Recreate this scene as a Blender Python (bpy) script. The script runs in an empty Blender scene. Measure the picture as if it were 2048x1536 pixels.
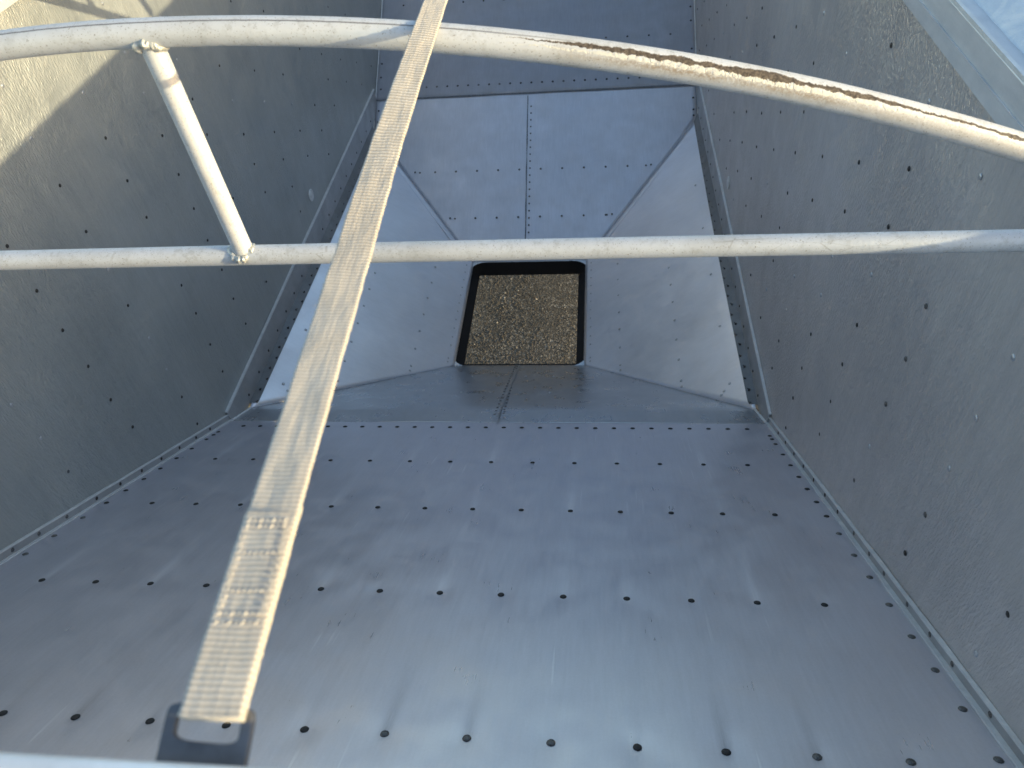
import bpy, bmesh, math, random
from mathutils import Vector, Matrix, noise
random.seed(7)
S = bpy.context.scene
# ------------------------------------------------------------------ camera
F = 1500.0; CX, CY = 1024.0, 768.0
EX = Vector((0.993604981, 0.000290010, -0.112911722))
EY = Vector((0.0781039880, 0.720394431, 0.689152836))
EZ = Vector((-0.0815408370, 0.693564546, -0.715764844))
# columns of the rotation: camera right / up / forward in world axes
RIGHT = Vector((EX[0], EY[0], EZ[0])); UP = Vector((EX[1], EY[1], EZ[1])); FWD = Vector((EX[2], EY[2], EZ[2]))
CAM = Vector((0.4767, 0.0, 0.0))
cd = bpy.data.cameras.new('camera'); cam = bpy.data.objects.new('camera', cd)
S.collection.objects.link(cam); S.camera = cam
m = Matrix.Identity(4)
for i in range(3):
    m[i][0] = RIGHT[i]; m[i][1] = UP[i]; m[i][2] = -FWD[i]; m[i][3] = CAM[i]
cam.matrix_world = m
cd.sensor_width = 36.0; cd.lens = 36.0 * F / 2048.0
cd.clip_start = 0.02; cd.clip_end = 2000
cd.dof.use_dof = True; cd.dof.focus_distance = 1.75; cd.dof.aperture_fstop = 9.5
# ------------------------------------------------------------------ light
SUN_EL, SUN_AZ = math.radians(8.3), math.radians(-15.0)          # az from +X towards +Y
sdir = Vector((math.cos(SUN_EL)*math.cos(SUN_AZ), math.cos(SUN_EL)*math.sin(SUN_AZ), math.sin(SUN_EL)))
W = bpy.data.worlds.new('World'); S.world = W; W.use_nodes = True
nt = W.node_tree; nt.nodes.clear()
sky = nt.nodes.new('ShaderNodeTexSky'); sky.sky_type = 'NISHITA'; sky.sun_disc = False
sky.sun_elevation = SUN_EL; sky.sun_rotation = math.pi/2 - SUN_AZ
sky.air_density = 1.0; sky.dust_density = 1.5; sky.ozone_density = 1.15
bg = nt.nodes.new('ShaderNodeBackground'); bg.inputs[1].default_value = 0.15
wo = nt.nodes.new('ShaderNodeOutputWorld')
nt.links.new(sky.outputs[0], bg.inputs[0]); nt.links.new(bg.outputs[0], wo.inputs[0])
sd = bpy.data.lights.new('sun', 'SUN'); sd.energy = 2.0; sd.angle = math.radians(0.55); sd.color = (1.0, 0.86, 0.54)
so = bpy.data.objects.new('sun', sd); S.collection.objects.link(so)
so.rotation_euler = sdir.to_track_quat('Z', 'Y').to_euler()
S.view_settings.view_transform = 'Standard'; S.view_settings.look = 'None'
S.view_settings.exposure = 1.58; S.view_settings.gamma = 1.0; S.view_settings.use_curve_mapping = False

# ------------------------------------------------------------------ helpers
C = S.collection
def px_ray(px, py):
    return RIGHT*((px-CX)/F) + UP*(-(py-CY)/F) + FWD
def hit(px, py, n, p0):
    """point of the plane (n, p0) seen at a photo pixel (used once to read rivet positions off real planes)"""
    n = Vector(n); r = px_ray(px, py)
    return CAM + r*((Vector(p0)-CAM).dot(n)/r.dot(n))
def proj(P):
    d = Vector(P)-CAM; z = d.dot(FWD)
    if z < 0.05: return None
    return (CX+F*d.dot(RIGHT)/z, CY-F*d.dot(UP)/z, z)
def mesh_obj(name, verts, faces, mat, parent=None, smooth=True, uvs=None, attr=None):
    me = bpy.data.meshes.new(name); me.from_pydata([tuple(v) for v in verts], [], faces)
    me.materials.append(mat)
    if smooth:
        for p in me.polygons: p.use_smooth = True
    if uvs:
        ul = me.uv_layers.new(name='UVMap')
        for l in me.loops: ul.data[l.index].uv = uvs[l.vertex_index]
    if attr:
        for an, vals in attr.items():
            a = me.attributes.new(an, 'FLOAT', 'POINT'); a.data.foreach_set('value', vals)
    me.update()
    o = bpy.data.objects.new(name, me); C.objects.link(o)
    if parent:
        o.parent = parent; o.matrix_parent_inverse = parent.matrix_world.inverted()
    return o
def tag(o, label=None, cat=None, group=None, kind=None):
    if label: o['label'] = label
    if cat: o['category'] = cat
    if group: o['group'] = group
    if kind: o['kind'] = kind
    return o
def empty(name, loc):
    o = bpy.data.objects.new(name, None); C.objects.link(o); o.matrix_world = Matrix.Translation(loc)
    o.empty_display_size = .1
    bpy.context.view_layer.update()
    return o
def orient(o, toward):
    me = o.data; toward = Vector(toward)
    s = sum((p.normal.dot(toward)*p.area for p in me.polygons))
    if s < 0: me.flip_normals()
    return o
def solid(o, t=0.003):
    md = o.modifiers.new('thickness', 'SOLIDIFY'); md.thickness = t; md.offset = -1
def sheet(name, A, B, Cc, D, nu, nv, mat, parent, toward, disp=None, thick=.003, attrf=None):
    """bilinear sheet A-B (u), D-C; disp(u,v,P) -> metres along the inward normal"""
    A, B, Cc, D = map(Vector, (A, B, Cc, D)); toward = Vector(toward).normalized()
    vs = []; fs = []; at = {}
    for j in range(nv+1):
        v = j/nv
        for i in range(nu+1):
            u = i/nu
            P = (A*(1-u)+B*u)*(1-v)+(D*(1-u)+Cc*u)*v
            e = min(1, min(u, 1-u, v, 1-v)*12)
            if disp: Q = P+toward*disp(u, v, P)*e
            else: Q = P
            vs.append(Q)
            if attrf:
                for k, x in attrf(u, v, P).items(): at.setdefault(k, []).append(x)
    for j in range(nv):
        for i in range(nu):
            a = j*(nu+1)+i; fs.append((a, a+1, a+nu+2, a+nu+1))
    o = mesh_obj(name, vs, fs, mat, parent, attr=at or None); orient(o, toward); solid(o, thick)
    return o
def frame(t, ref=Vector((0, 0, 1))):
    t = t.normalized()
    if abs(t.dot(ref)) > .95: ref = Vector((0, 1, 0))
    a = t.cross(ref).normalized(); b = a.cross(t).normalized()
    return a, b
def tube(name, pts, r, mat, parent, n=28, ref=Vector((0, 1, 0)), radf=None, caps=True):
    vs = []; fs = []; uv = []; s = 0
    for k, p in enumerate(pts):
        t = (pts[min(k+1, len(pts)-1)]-pts[max(k-1, 0)])
        a, b = frame(t, ref)
        if k: s += (p-pts[k-1]).length
        for i in range(n):
            th = 2*math.pi*i/n; rr = r if not radf else r*radf(s, th)
            vs.append(p+(a*math.cos(th)+b*math.sin(th))*rr); uv.append((s, i/n))
    for k in range(len(pts)-1):
        for i in range(n):
            j = (i+1) % n; fs.append((k*n+i, k*n+j, (k+1)*n+j, (k+1)*n+i))
    if caps:
        fs.append(tuple(range(n))[::-1]); fs.append(tuple((len(pts)-1)*n+i for i in range(n)))
    o = mesh_obj(name, vs, fs, mat, parent, uvs=uv)
    bm = bmesh.new(); bm.from_mesh(o.data); bmesh.ops.recalc_face_normals(bm, faces=bm.faces[:]); bm.to_mesh(o.data); bm.free()
    return o
def extrude_profile(name, prof, pathf, ts, mat, parent, smooth=False, bev=0.0015):
    """closed profile (a,b) swept: pathf(t,a,b)->point"""
    n = len(prof); vs = []; fs = []
    for t in ts:
        for a, b in prof: vs.append(pathf(t, a, b))
    for k in range(len(ts)-1):
        for i in range(n):
            j = (i+1) % n; fs.append((k*n+i, k*n+j, (k+1)*n+j, (k+1)*n+i))
    fs.append(tuple(range(n))[::-1]); fs.append(tuple((len(ts)-1)*n+i for i in range(n)))
    o = mesh_obj(name, vs, fs, mat, parent, smooth=smooth)
    bm = bmesh.new(); bm.from_mesh(o.data); bmesh.ops.recalc_face_normals(bm, faces=bm.faces[:]); bm.to_mesh(o.data); bm.free()
    if bev:
        md = o.modifiers.new('bevel', 'BEVEL'); md.width = bev; md.segments = 2; md.limit_method = 'ANGLE'; md.angle_limit = .6
    return o
def fbm(x, y, z, o=3):
    return noise.fractal(Vector((x, y, z)), 1.0, 2.0, o)

# ------------------------------------------------------------------ materials
class NT:
    def __init__(s, name):
        s.m = bpy.data.materials.new(name); s.m.use_nodes = True; s.t = s.m.node_tree
        s.b = s.t.nodes['Principled BSDF']
    def n(s, typ, **kw):
        nd = s.t.nodes.new(typ)
        for k, v in kw.items():
            if k == 'ins':
                for a, b in v.items():
                    if hasattr(b, 'is_output') or isinstance(b, bpy.types.NodeSocket): s.t.links.new(b, nd.inputs[a])
                    else: nd.inputs[a].default_value = b
            else: setattr(nd, k, v)
        return nd
    def coord(s, kind='Object', scale=(1, 1, 1), rot=(0, 0, 0)):
        c = s.n('ShaderNodeTexCoord'); mp = s.n('ShaderNodeMapping')
        s.t.links.new(c.outputs[kind], mp.inputs[0]); mp.inputs['Scale'].default_value = scale; mp.inputs['Rotation'].default_value = rot
        return mp.outputs[0]
    def noise(s, vec, scale, detail=4, rough=.55, dist=0.0):
        return s.n('ShaderNodeTexNoise', ins={'Vector': vec, 'Scale': scale, 'Detail': detail, 'Roughness': rough, 'Distortion': dist}).outputs[0]
    def ramp(s, x, stops, interp='LINEAR'):
        r = s.n('ShaderNodeValToRGB'); s.t.links.new(x, r.inputs[0]); r.color_ramp.interpolation = interp
        e = r.color_ramp.elements
        while len(e) < len(stops): e.new(.5)
        for q, (p, c) in zip(e, stops):
            q.position = p; q.color = c if len(c) == 4 else (*c, 1)
        return r.outputs[0]
    def mr(s, x, a, b, c, d):
        return s.n('ShaderNodeMapRange', ins={0: x, 1: a, 2: b, 3: c, 4: d}).outputs[0]
    def mix(s, f, a, b, mode='MIX'):
        nd = s.n('ShaderNodeMix', data_type='RGBA', blend_type=mode)
        for k, v in ((0, f), (6, a), (7, b)):
            if isinstance(v, bpy.types.NodeSocket): s.t.links.new(v, nd.inputs[k])
            else: nd.inputs[k].default_value = v if k == 0 else (*v, 1)[:4]
        return nd.outputs[2]
    def math(s, op, a, b=0.0, c=0.0, clamp=False):
        nd = s.n('ShaderNodeMath', operation=op, use_clamp=clamp)
        for k, v in enumerate((a, b, c)):
            if isinstance(v, bpy.types.NodeSocket): s.t.links.new(v, nd.inputs[k])
            else: nd.inputs[k].default_value = v
        return nd.outputs[0]
    def set(s, **kw):
        for k, v in kw.items():
            k = k.replace('_', ' ')
            if isinstance(v, bpy.types.NodeSocket): s.t.links.new(v, s.b.inputs[k])
            else: s.b.inputs[k].default_value = (*v, 1) if isinstance(v, tuple) and len(v) == 3 else v
    def bump(s, h, strength, dist, prev=None):
        nd = s.n('ShaderNodeBump', ins={'Height': h, 'Strength': strength, 'Distance': dist})
        if prev: s.t.links.new(prev, nd.inputs['Normal'])
        return nd.outputs[0]

def aluminium(name, base=(.42, .43, .45), metal=.6, rough=.42, streak=(1, 1, 1), hammer=0.0, hscale=(60, 60, 60), hrot=(0, 0, 0),
              grain=.12, gb=.25, blot=.10, dirt_attr=False, dust=(.36, .34, .31), dust_amt=.25, wave=.0):
    k = NT(name)
    P = k.coord(); PS = k.coord(scale=streak)
    n1 = k.noise(P, 1.6, 5, .6, .4); n2 = k.noise(PS, 34, 5, .65); n3 = k.noise(P, 9, 2, .5, .1); n4 = k.noise(P, 190, 2, .5)
    v = k.math('ADD', k.math('ADD', k.mr(n1, .3, .7, 1-blot, 1+blot), k.mr(n2, .3, .7, -grain, grain)), k.mr(n4, .3, .7, -.02, .02))
    col = k.mix(1.0, base, k.n('ShaderNodeCombineColor', ins={0: v, 1: v, 2: v}).outputs[0], 'MULTIPLY')
    dm = k.mr(k.math('MULTIPLY', n3, n1), .17, .40, 0.0, dust_amt)
    col = k.mix(dm, col, dust)
    r = k.math('ADD', k.mr(n3, .3, .7, rough-.05, rough+.07), k.mr(n2, .3, .7, -.03, .03))
    mt = k.math('SUBTRACT', metal, k.math('MULTIPLY', dm, .5))
    if dirt_attr:
        a = k.n('ShaderNodeAttribute', attribute_name='dirt').outputs['Fac']
        a2 = k.math('MULTIPLY', a, k.mr(k.noise(PS, 160, 4, .7), .3, .7, .55, 1.2), clamp=True)
        col = k.mix(a2, col, (.085, .075, .065)); mt = k.math('SUBTRACT', mt, k.math('MULTIPLY', a2, .5))
        w = k.n('ShaderNodeAttribute', attribute_name='wash').outputs['Fac']
        w2 = k.math('MULTIPLY', w, k.mr(k.noise(PS, 60, 3, .6), .3, .7, .5, 1.0), clamp=True)
        col = k.mix(w2, col, (.88, .88, .92)); mt = k.math('SUBTRACT', mt, k.math('MULTIPLY', w2, .3))
        fine = k.math('MULTIPLY', k.mr(k.noise(k.coord(scale=(1, .035, .035)), 95, 1, .4), .70, .74, 0, 1), k.mr(k.noise(P, 3.3, 2), .5, .62, 0, .35))
        col = k.mix(fine, col, (.9, .9, .93))
    nb = k.bump(n2, gb, .0006)
    if wave: nb = k.bump(k.noise(P, 2.4, 2, .4), 1.0, wave, nb)
    if hammer:
        H = k.coord(scale=hscale, rot=hrot)
        hn = k.noise(H, 1.0, 2, .5, .25)
        patch = k.mr(k.noise(P, 1.3, 2),   .38, .62, .25, .80)
        nb = k.bump(k.math('MULTIPLY', hn, patch), 1.0, hammer, nb)
        hv = k.mr(k.math('MULTIPLY', k.math('SUBTRACT', hn, .5), patch), -.18, .05, .92, 1.0)  # hollows of the hammering also darkened in the colour, as painted shade
        col = k.mix(1.0, col, k.n('ShaderNodeCombineColor', ins={0: hv, 1: hv, 2: hv}).outputs[0], 'MULTIPLY')
    k.set(Base_Color=col, Metallic=mt, Roughness=r, Normal=nb)
    return k.m

M_slope = aluminium('slope_aluminium', base=(.64, .63, .685), metal=.72, rough=.335, streak=(3, .25, .25), grain=.04, blot=.02, dirt_attr=True, dust_amt=.04)
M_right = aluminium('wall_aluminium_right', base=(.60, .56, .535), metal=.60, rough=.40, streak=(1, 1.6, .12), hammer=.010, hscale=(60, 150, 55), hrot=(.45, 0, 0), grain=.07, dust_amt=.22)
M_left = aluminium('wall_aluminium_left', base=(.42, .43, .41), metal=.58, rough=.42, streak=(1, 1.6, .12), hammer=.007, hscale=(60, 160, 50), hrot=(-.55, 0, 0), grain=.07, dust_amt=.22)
M_far = aluminium('bulkhead_aluminium', base=(.70, .70, .75), metal=.6, rough=.40, streak=(3, .3, .3), grain=.05, dust=(.38, .40, .43), dust_amt=.20, wave=.003)
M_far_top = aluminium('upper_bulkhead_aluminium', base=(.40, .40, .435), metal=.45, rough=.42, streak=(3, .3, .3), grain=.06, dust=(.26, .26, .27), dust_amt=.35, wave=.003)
M_leg = aluminium('dark_angle', base=(.20, .20, .20), metal=.3, rough=.5, grain=.1, dust=(.12, .11, .10), dust_amt=.6)  # darker tone over the whole short leg
M_funnel = aluminium('funnel_aluminium', base=(.82, .82, .86), metal=.73, rough=.36, streak=(.4, 1.5, .4), grain=.03, gb=.05, dust_amt=.05, wave=.0010)
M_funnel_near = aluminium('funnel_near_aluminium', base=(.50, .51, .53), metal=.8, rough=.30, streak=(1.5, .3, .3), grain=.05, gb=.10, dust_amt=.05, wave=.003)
M_trim = aluminium('trim_aluminium', base=(.42, .42, .42), metal=.5, rough=.42, grain=.08, dust=(.2, .19, .18), dust_amt=.45)
M_edge = aluminium('bare_cut_edge', base=(.72, .72, .71), metal=.3, rough=.40, grain=.10, dust_amt=.25)
M_rail = aluminium('rail_aluminium', base=(.72, .72, .73), metal=.5, rough=.42, streak=(1, .2, 1), grain=.08, dust=(.26, .28, .32), dust_amt=.4)
M_cap = aluminium('end_cap_aluminium', base=(.84, .85, .88), metal=.3, rough=.45, grain=.10, dust_amt=.3)

def simple(name, col, rough=.5, metal=0.0, nscale=60, var=.15, bump=.0):
    k = NT(name); P = k.coord(); n = k.noise(P, nscale, 4)
    v = k.mr(n, .3, .7, 1-var, 1+var)
    c = k.mix(1.0, col, k.n('ShaderNodeCombineColor', ins={0: v, 1: v, 2: v}).outputs[0], 'MULTIPLY')
    k.set(Base_Color=c, Roughness=rough, Metallic=metal)
    if bump: k.set(Normal=k.bump(n, 1.0, bump))
    return k.m
M_rivet_dark = simple('rivet_stained', (.035, .032, .03), .55, .3, 400, .5, .0006)
M_rivet_mid = simple('rivet_worn', (.13, .125, .12), .32, .7, 400, .5, .0008)
M_rivet_bare = simple('rivet_bare', (.50, .50, .51), .35, .75, 400, .25, .0004)
M_black = simple('black_rubber', (.004, .0045, .007), .8, 0, 30, .2)
M_sealant = simple('dark_sealant', (.19, .20, .215), .6, .2, 90, .4, .001)
M_hook = simple('dark_steel', (.17, .172, .185), .42, .7, 50, .3, .0004)

def pipe_mat(name, dirt):
    k = NT(name); P = k.coord(); U = k.coord('UV')
    n1 = k.noise(P, 25, 5, .6); n2 = k.noise(P, 260, 3, .6); n3 = k.noise(P, 6, 3)
    base = k.mix(k.mr(n1, .35, .68, 0, .6), (.63, .645, .67), (.53, .54, .555))
    base = k.mix(k.mr(n3, .5, .7, 0, .35), base, (.34, .33, .30))
    base = k.mix(k.mr(k.noise(P, 70, 5, .75), .52, .66, 0, .55), base, (.40, .40, .39))
    specks = k.mr(k.noise(P, 520, 1, .5), .66, .73, 0, .8)
    base = k.mix(specks, base, (.22, .19, .16))
    h = n2; met = .2
    sep = k.n('ShaderNodeSeparateXYZ', ins={0: U}); s_, v_ = sep.outputs[0], sep.outputs[1]
    # faint cracks in the oxide along the underside
    cw = k.n('ShaderNodeTexVoronoi', feature='DISTANCE_TO_EDGE', ins={'Vector': k.coord('UV', scale=(14, 7, 1)), 'Scale': 1.0, 'Randomness': 1.0}).outputs[0]
    if dirt:
        # v: place round the pipe; the dirt band lies along the top, from the middle of the bow to its right end
        wob = k.math('MULTIPLY', k.math('SUBTRACT', k.noise(k.coord('UV', scale=(55, 5, 1)), 1.0, 6, .8), .5), .12)
        vv = k.math('ADD', v_, wob)
        along = k.math('MULTIPLY', k.mr(s_, 1.60, 1.78, 0, 1), k.mr(s_, 1.95, 2.10, 1, .4))
        d = k.math('ABSOLUTE', k.math('SUBTRACT', vv, k.math('ADD', .30, DIRT_V)))
        band = k.math('MULTIPLY', k.math('LESS_THAN', d, k.math('MULTIPLY', along, k.mr(k.noise(k.coord('UV', scale=(16, 2, 1)), 1.0, 5, .75), .35, .65, .012, .062))), 1.0)
        d2 = k.math('ABSOLUTE', k.math('SUBTRACT', vv, .30+DIRT_V-.115))
        stain = k.math('MULTIPLY', k.math('MULTIPLY', k.mr(d2, .0, .085, 1, 0), k.mr(k.noise(P, 330, 4, .75), .38, .52, .3, 1)), k.math('MULTIPLY', along, .85))
        stain = k.math('MULTIPLY', stain, k.mr(k.noise(k.coord('UV', scale=(7, 1, 1)), 1, 3), .3, .5, .5, 1))
        base = k.mix(stain, base, (.24, .17, .10))
        d3 = k.math('ABSOLUTE', k.math('SUBTRACT', vv, .30+DIRT_V-.060))
        flake = k.math('MULTIPLY', k.math('LESS_THAN', d3, k.math('MULTIPLY', along, .030)), 1.0)
        flake = k.math('MULTIPLY', flake, k.mr(k.noise(P, 150, 3, .7), .38, .52, .15, 1))
        base = k.mix(flake, base, (.64, .62, .56))
        base = k.mix(band, base, k.mix(k.mr(k.noise(P, 300, 3), .35, .65, 0, 1), (.035, .025, .018), (.14, .11, .08)))
        # thin grime line on the rest of the bow
        dl = k.math('ABSOLUTE', k.math('SUBTRACT', v_, k.math('ADD', .335+DIRT_V, k.math('MULTIPLY', wob, .15))))
        line = k.math('MULTIPLY', k.mr(dl, .004, .014, .8, 0), k.mr(s_, 1.55, 1.75, 1, 0))
        base = k.mix(line, base, (.09, .085, .085))
        h = k.math('ADD', k.math('MULTIPLY', h, .7), k.math('ADD', k.math('MULTIPLY', flake, 2.0), k.math('MULTIPLY', band, -1.5)))
        met = k.math('SUBTRACT', .2, k.math('MULTIPLY', k.math('ADD', band, stain, 0, True), .2))
    else:
        cr = k.math('MULTIPLY', k.mr(cw, .0, .02, .6, 0), k.mr(k.noise(P, 9, 2), .5, .62, 0, 1))
        base = k.mix(cr, base, (.30, .28, .25))
    nb = k.bump(h, .5, .0008)
    k.set(Base_Color=base, Metallic=met, Roughness=k.mr(n1, .3, .7, .52, .66), Normal=nb)
    return k.m
DIRT_V = 0.59
M_pipe = pipe_mat('oxidised_tube', False)
M_arch = pipe_mat('oxidised_tube_dirty', True)
M_weld = simple('weld_metal', (.62, .61, .56), .42, .5, 180, .25, .002)

def strap_mat():
    k = NT('cream_webbing'); P = k.coord()
    n = k.noise(P, 30, 4, .6); n2 = k.noise(P, 900, 2, .6)
    a = k.n('ShaderNodeAttribute', attribute_name='weave').outputs['Fac']
    c = k.mix(k.mr(n, .4, .7, 0, .55), (.62, .57, .50), (.48, .43, .365))
    c = k.mix(k.mr(a, 0, .6, .85, 0), c, (.17, .13, .09))  # shade in the gaps between ribs put into the colour
    c = k.mix(k.mr(n2, .55, .75, 0, .35), c, (.78, .74, .66))
    k.set(Base_Color=c, Roughness=.85, Normal=k.bump(n2, .6, .0005))
    k.b.inputs['Specular IOR Level'].default_value = .2
    try: k.b.inputs['Sheen Weight'].default_value = .25
    except Exception: pass
    return k.m
M_strap = strap_mat()
def tarp_mat():
    k = NT('dusty_blue_vinyl'); P = k.coord()
    n = k.noise(P, 9, 6, .65, 1.0); n2 = k.noise(P, 45, 5, .7, .5)
    c = k.mix(k.mr(n, .42, .64, 0, .9), (.60, .66, .74), (.86, .86, .86))
    c = k.mix(k.mr(n2, .6, .75, 0, .6), c, (.75, .74, .70))
    k.set(Base_Color=c, Roughness=.55, Normal=k.bump(n2, .8, .004))
    return k.m
M_tarp = tarp_mat()
def gravel_mat(name, stones):
    k = NT(name); P = k.coord()
    vo = k.n('ShaderNodeTexVoronoi', ins={'Vector': P, 'Scale': 85.0}); n = k.noise(P, 5, 5, .6)
    c = k.ramp(k.n('ShaderNodeSeparateColor', ins={0: vo.outputs['Color']}).outputs[0],
               [(0, (.035,.031,.027)), (.45, (.075,.066,.056)), (.8, (.118,.104,.09)), (1, (.26,.24,.215))])
    c = k.mix(k.mr(n, .35, .7, 0, .6), c, (.06,.051,.042))
    if stones:
        oi = k.n('ShaderNodeAttribute', attribute_name='tone').outputs['Fac']
        c = k.ramp(oi, [(0, (.03,.026,.022)), (.5, (.08,.070,.059)), (.85, (.145,.129,.112)), (1, (.33,.30,.27))])
    k.set(Base_Color=c, Roughness=.9, Normal=k.bump(vo.outputs['Distance'], 1.0, .006))
    return k.m
M_gravel = gravel_mat('gravel', False); M_stone = gravel_mat('gravel_stones', True)

# ------------------------------------------------------------------ ground
GZ = -3.86
g = mesh_obj('ground', [(-300, -300, GZ), (300, -300, GZ), (300, 300, GZ), (-300, 300, GZ)], [(0, 1, 2, 3)], M_gravel)
tag(g, 'brown grey gravel ground seen through the open hopper outlet', 'ground', kind='structure')
vs = []; fs = []; tone = []
ico = [(0, 0, 1), (.9, 0, .45), (.28, .85, .45), (-.72, .53, .45), (-.72, -.53, .45), (.28, -.85, .45), (.72, .53, -.4), (-.28, .85, -.4), (-.9, 0, -.4), (-.28, -.85, -.4), (.72, -.53, -.4)]
icf = [(0, 1, 2), (0, 2, 3), (0, 3, 4), (0, 4, 5), (0, 5, 1), (1, 6, 2), (2, 7, 3), (3, 8, 4), (4, 9, 5), (5, 10, 1), (6, 7, 2), (7, 8, 3), (8, 9, 4), (9, 10, 5), (10, 6, 1)]
for i in range(15000):
    x = random.uniform(-.9, .8); y = random.uniform(3.5, 5.6); r = random.choice([.002, .003, .003, .004, .004, .005, .008])*random.uniform(.8, 1.3)
    if fbm(x*3, y*3, 5) < random.uniform(-.5, .25): r *= .6
    a = random.uniform(0, 6.3); q = random.uniform(.6, 1); tn = min(1, max(0, random.gauss(.42, .17)))
    if random.random() < .012: tn = 1
    b0 = len(vs); ca, sa = math.cos(a), math.sin(a)
    for (X, Y, Z) in ico:
        X *= r*random.uniform(.8, 1.2); Y *= r*q*random.uniform(.8, 1.2); vs.append((x+X*ca-Y*sa, y+X*sa+Y*ca, GZ+.001+Z*r*.6)); tone.append(tn)
    fs += [tuple(b0+t for t in f) for f in icf]
st = mesh_obj('gravel', vs, fs, M_stone, smooth=False, attr={'tone': tone})
tag(st, 'loose brown and grey stones of the gravel below the outlet', 'gravel', kind='stuff')

# ------------------------------------------------------------------ trailer
HW = 1.2                        # half width inside
def zs(y): return -2.44-.62*(y-2.1)       # near slope sheet
def zf(y): return -2.63+.62*(y-5.19)      # far slope sheet
YF = 2.138                      # fold of the near sheet
YO0, YO1, ZO, XO = 3.24, 4.28, -3.20, .395
trailer = empty('grain_trailer', (0, 3.76, ZO))
tag(trailer, 'bare aluminium grain trailer hopper with riveted walls, sloping sheets and black square outlet', 'trailer')

SC = 1.018
def sx(x): return .4767+(x-.4767)*SC
rows_near = []   # (x, y)
XS = [.0895+.1525*k for k in range(-7, 7)]
for y in (1.685, 1.325, .893, .467, .12):
    for x in XS:
        if abs(x) < 1.06 and x > -1.01: rows_near.append((sx(x), y*SC, 0))
for k in range(-15, 15):
    x = .0095+.0765*k
    if abs(x) < 1.1: rows_near.append((sx(x), 2.038*SC, 1))
edge_near = []
yy = [1.965, 1.93, 1.88, 1.78, 1.685, 1.59, 1.5, 1.41, 1.32, 1.22, 1.11, 1.01, .9, .79, .69, .59, .48, .38, .28, .18]
for y in yy:
    edge_near += [(1.163, y*SC, 2), (-1.163, y*SC, 2)]
dents = [(x, y) for x, y, k in rows_near if k == 0]
def near_disp(u, v, P):
    d = .0005*fbm(P.x*1.7, P.y*1.7, 1.0)
    # slight quilting between the rivet rows and a dimple at each rivet
    for (x, y) in dents:
        dy = P.y-y
        if abs(dy) < .12:
            dx = P.x-x
            if abs(dx) < .08: d -= .0016*math.exp(-(dx*dx+dy*dy*.6)/(2*.022**2))
    return d
def near_attr(u, v, P):
    dirt = 0; wash = 0
    for (x, y) in dents:
        dy = P.y-y
        if -.02 < dy < .45:
            dx = P.x-x-.012*dy*math.sin(x*37)
            if abs(dx) < .06:
                near = y < .6
                w = .007+.03*dy
                gk = math.exp(-dx*dx/(2*w*w))*math.exp(-max(dy, 0)/(.085 if near else .16))
                if dy < 0: gk *= math.exp(-dy*dy/(2*.009**2))
                amt = .6+.5*math.sin(x*91+y*13)
                if near: dirt += .42*gk*amt
                else: wash += .55*gk*(.6+.6*math.sin(x*57+y*31)); dirt += .05*gk
    dirt += .5*math.exp(-(HW-abs(P.x))**2/(2*.014**2))*max(0, fbm(P.x*4, P.y*9, 3)+.25)
    s = fbm(P.x*9, P.y*.8, 8.0)
    wash += max(0, s-.25)*.08
    return {'dirt': min(1, dirt), 'wash': min(1, wash)}
Y0 = .07
near = sheet('slope_sheet', (-HW, Y0, zs(Y0)), (HW, Y0, zs(Y0)), (HW, YF, zs(YF)), (-HW, YF, zs(YF)), 300, 230, M_slope, trailer,
             (0, .53, .85), near_disp, attrf=near_attr)
YT = 8.3
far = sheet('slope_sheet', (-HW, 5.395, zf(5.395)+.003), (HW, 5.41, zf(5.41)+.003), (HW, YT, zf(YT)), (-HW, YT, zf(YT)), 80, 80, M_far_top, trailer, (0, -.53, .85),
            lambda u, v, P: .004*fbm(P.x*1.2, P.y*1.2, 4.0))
# side walls reach past the slope sheets, which are welded into them
def wall(sgn, mat, z1):
    n = 60
    vs = []; fs = []
    ys = [Y0+(YT-Y0)*i/160 for i in range(161)]
    zb = lambda y: (zs(y) if y < 3.7 else zf(y))-.01 if not (YF+.25 < y < 5.3) else -2.70
    for y in ys:
        b = zb(y)
        for j in range(41):
            z = b+(z1-b)*j/40
            e = min(1, j/5, (40-j)/5)
            vs.append((sgn*HW - sgn*.0025*e*fbm(y*1.3, z*1.3, 2.0+sgn), y, z))
    for i in range(160):
        for j in range(40):
            a = i*41+j; fs.append((a, a+1, a+42, a+41))
    o = mesh_obj('side_wall', vs, fs, mat, trailer); orient(o, (-sgn, 0, 0)); solid(o, .003)
    return o
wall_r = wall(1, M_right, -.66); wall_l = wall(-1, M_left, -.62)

# outlet: rounded rectangle ring
def rrect(x0, x1, y0, y1, r, n=7):
    pts = []
    for cx_, cy_, a0 in ((x1-r, y1-r, 0), (x0+r, y1-r, 90), (x0+r, y0+r, 180), (x1-r, y0+r, 270)):
        for i in range(n):
            a = math.radians(a0+90*i/(n-1)); pts.append((cx_+r*math.cos(a), cy_+r*math.sin(a)))
    return pts
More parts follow.
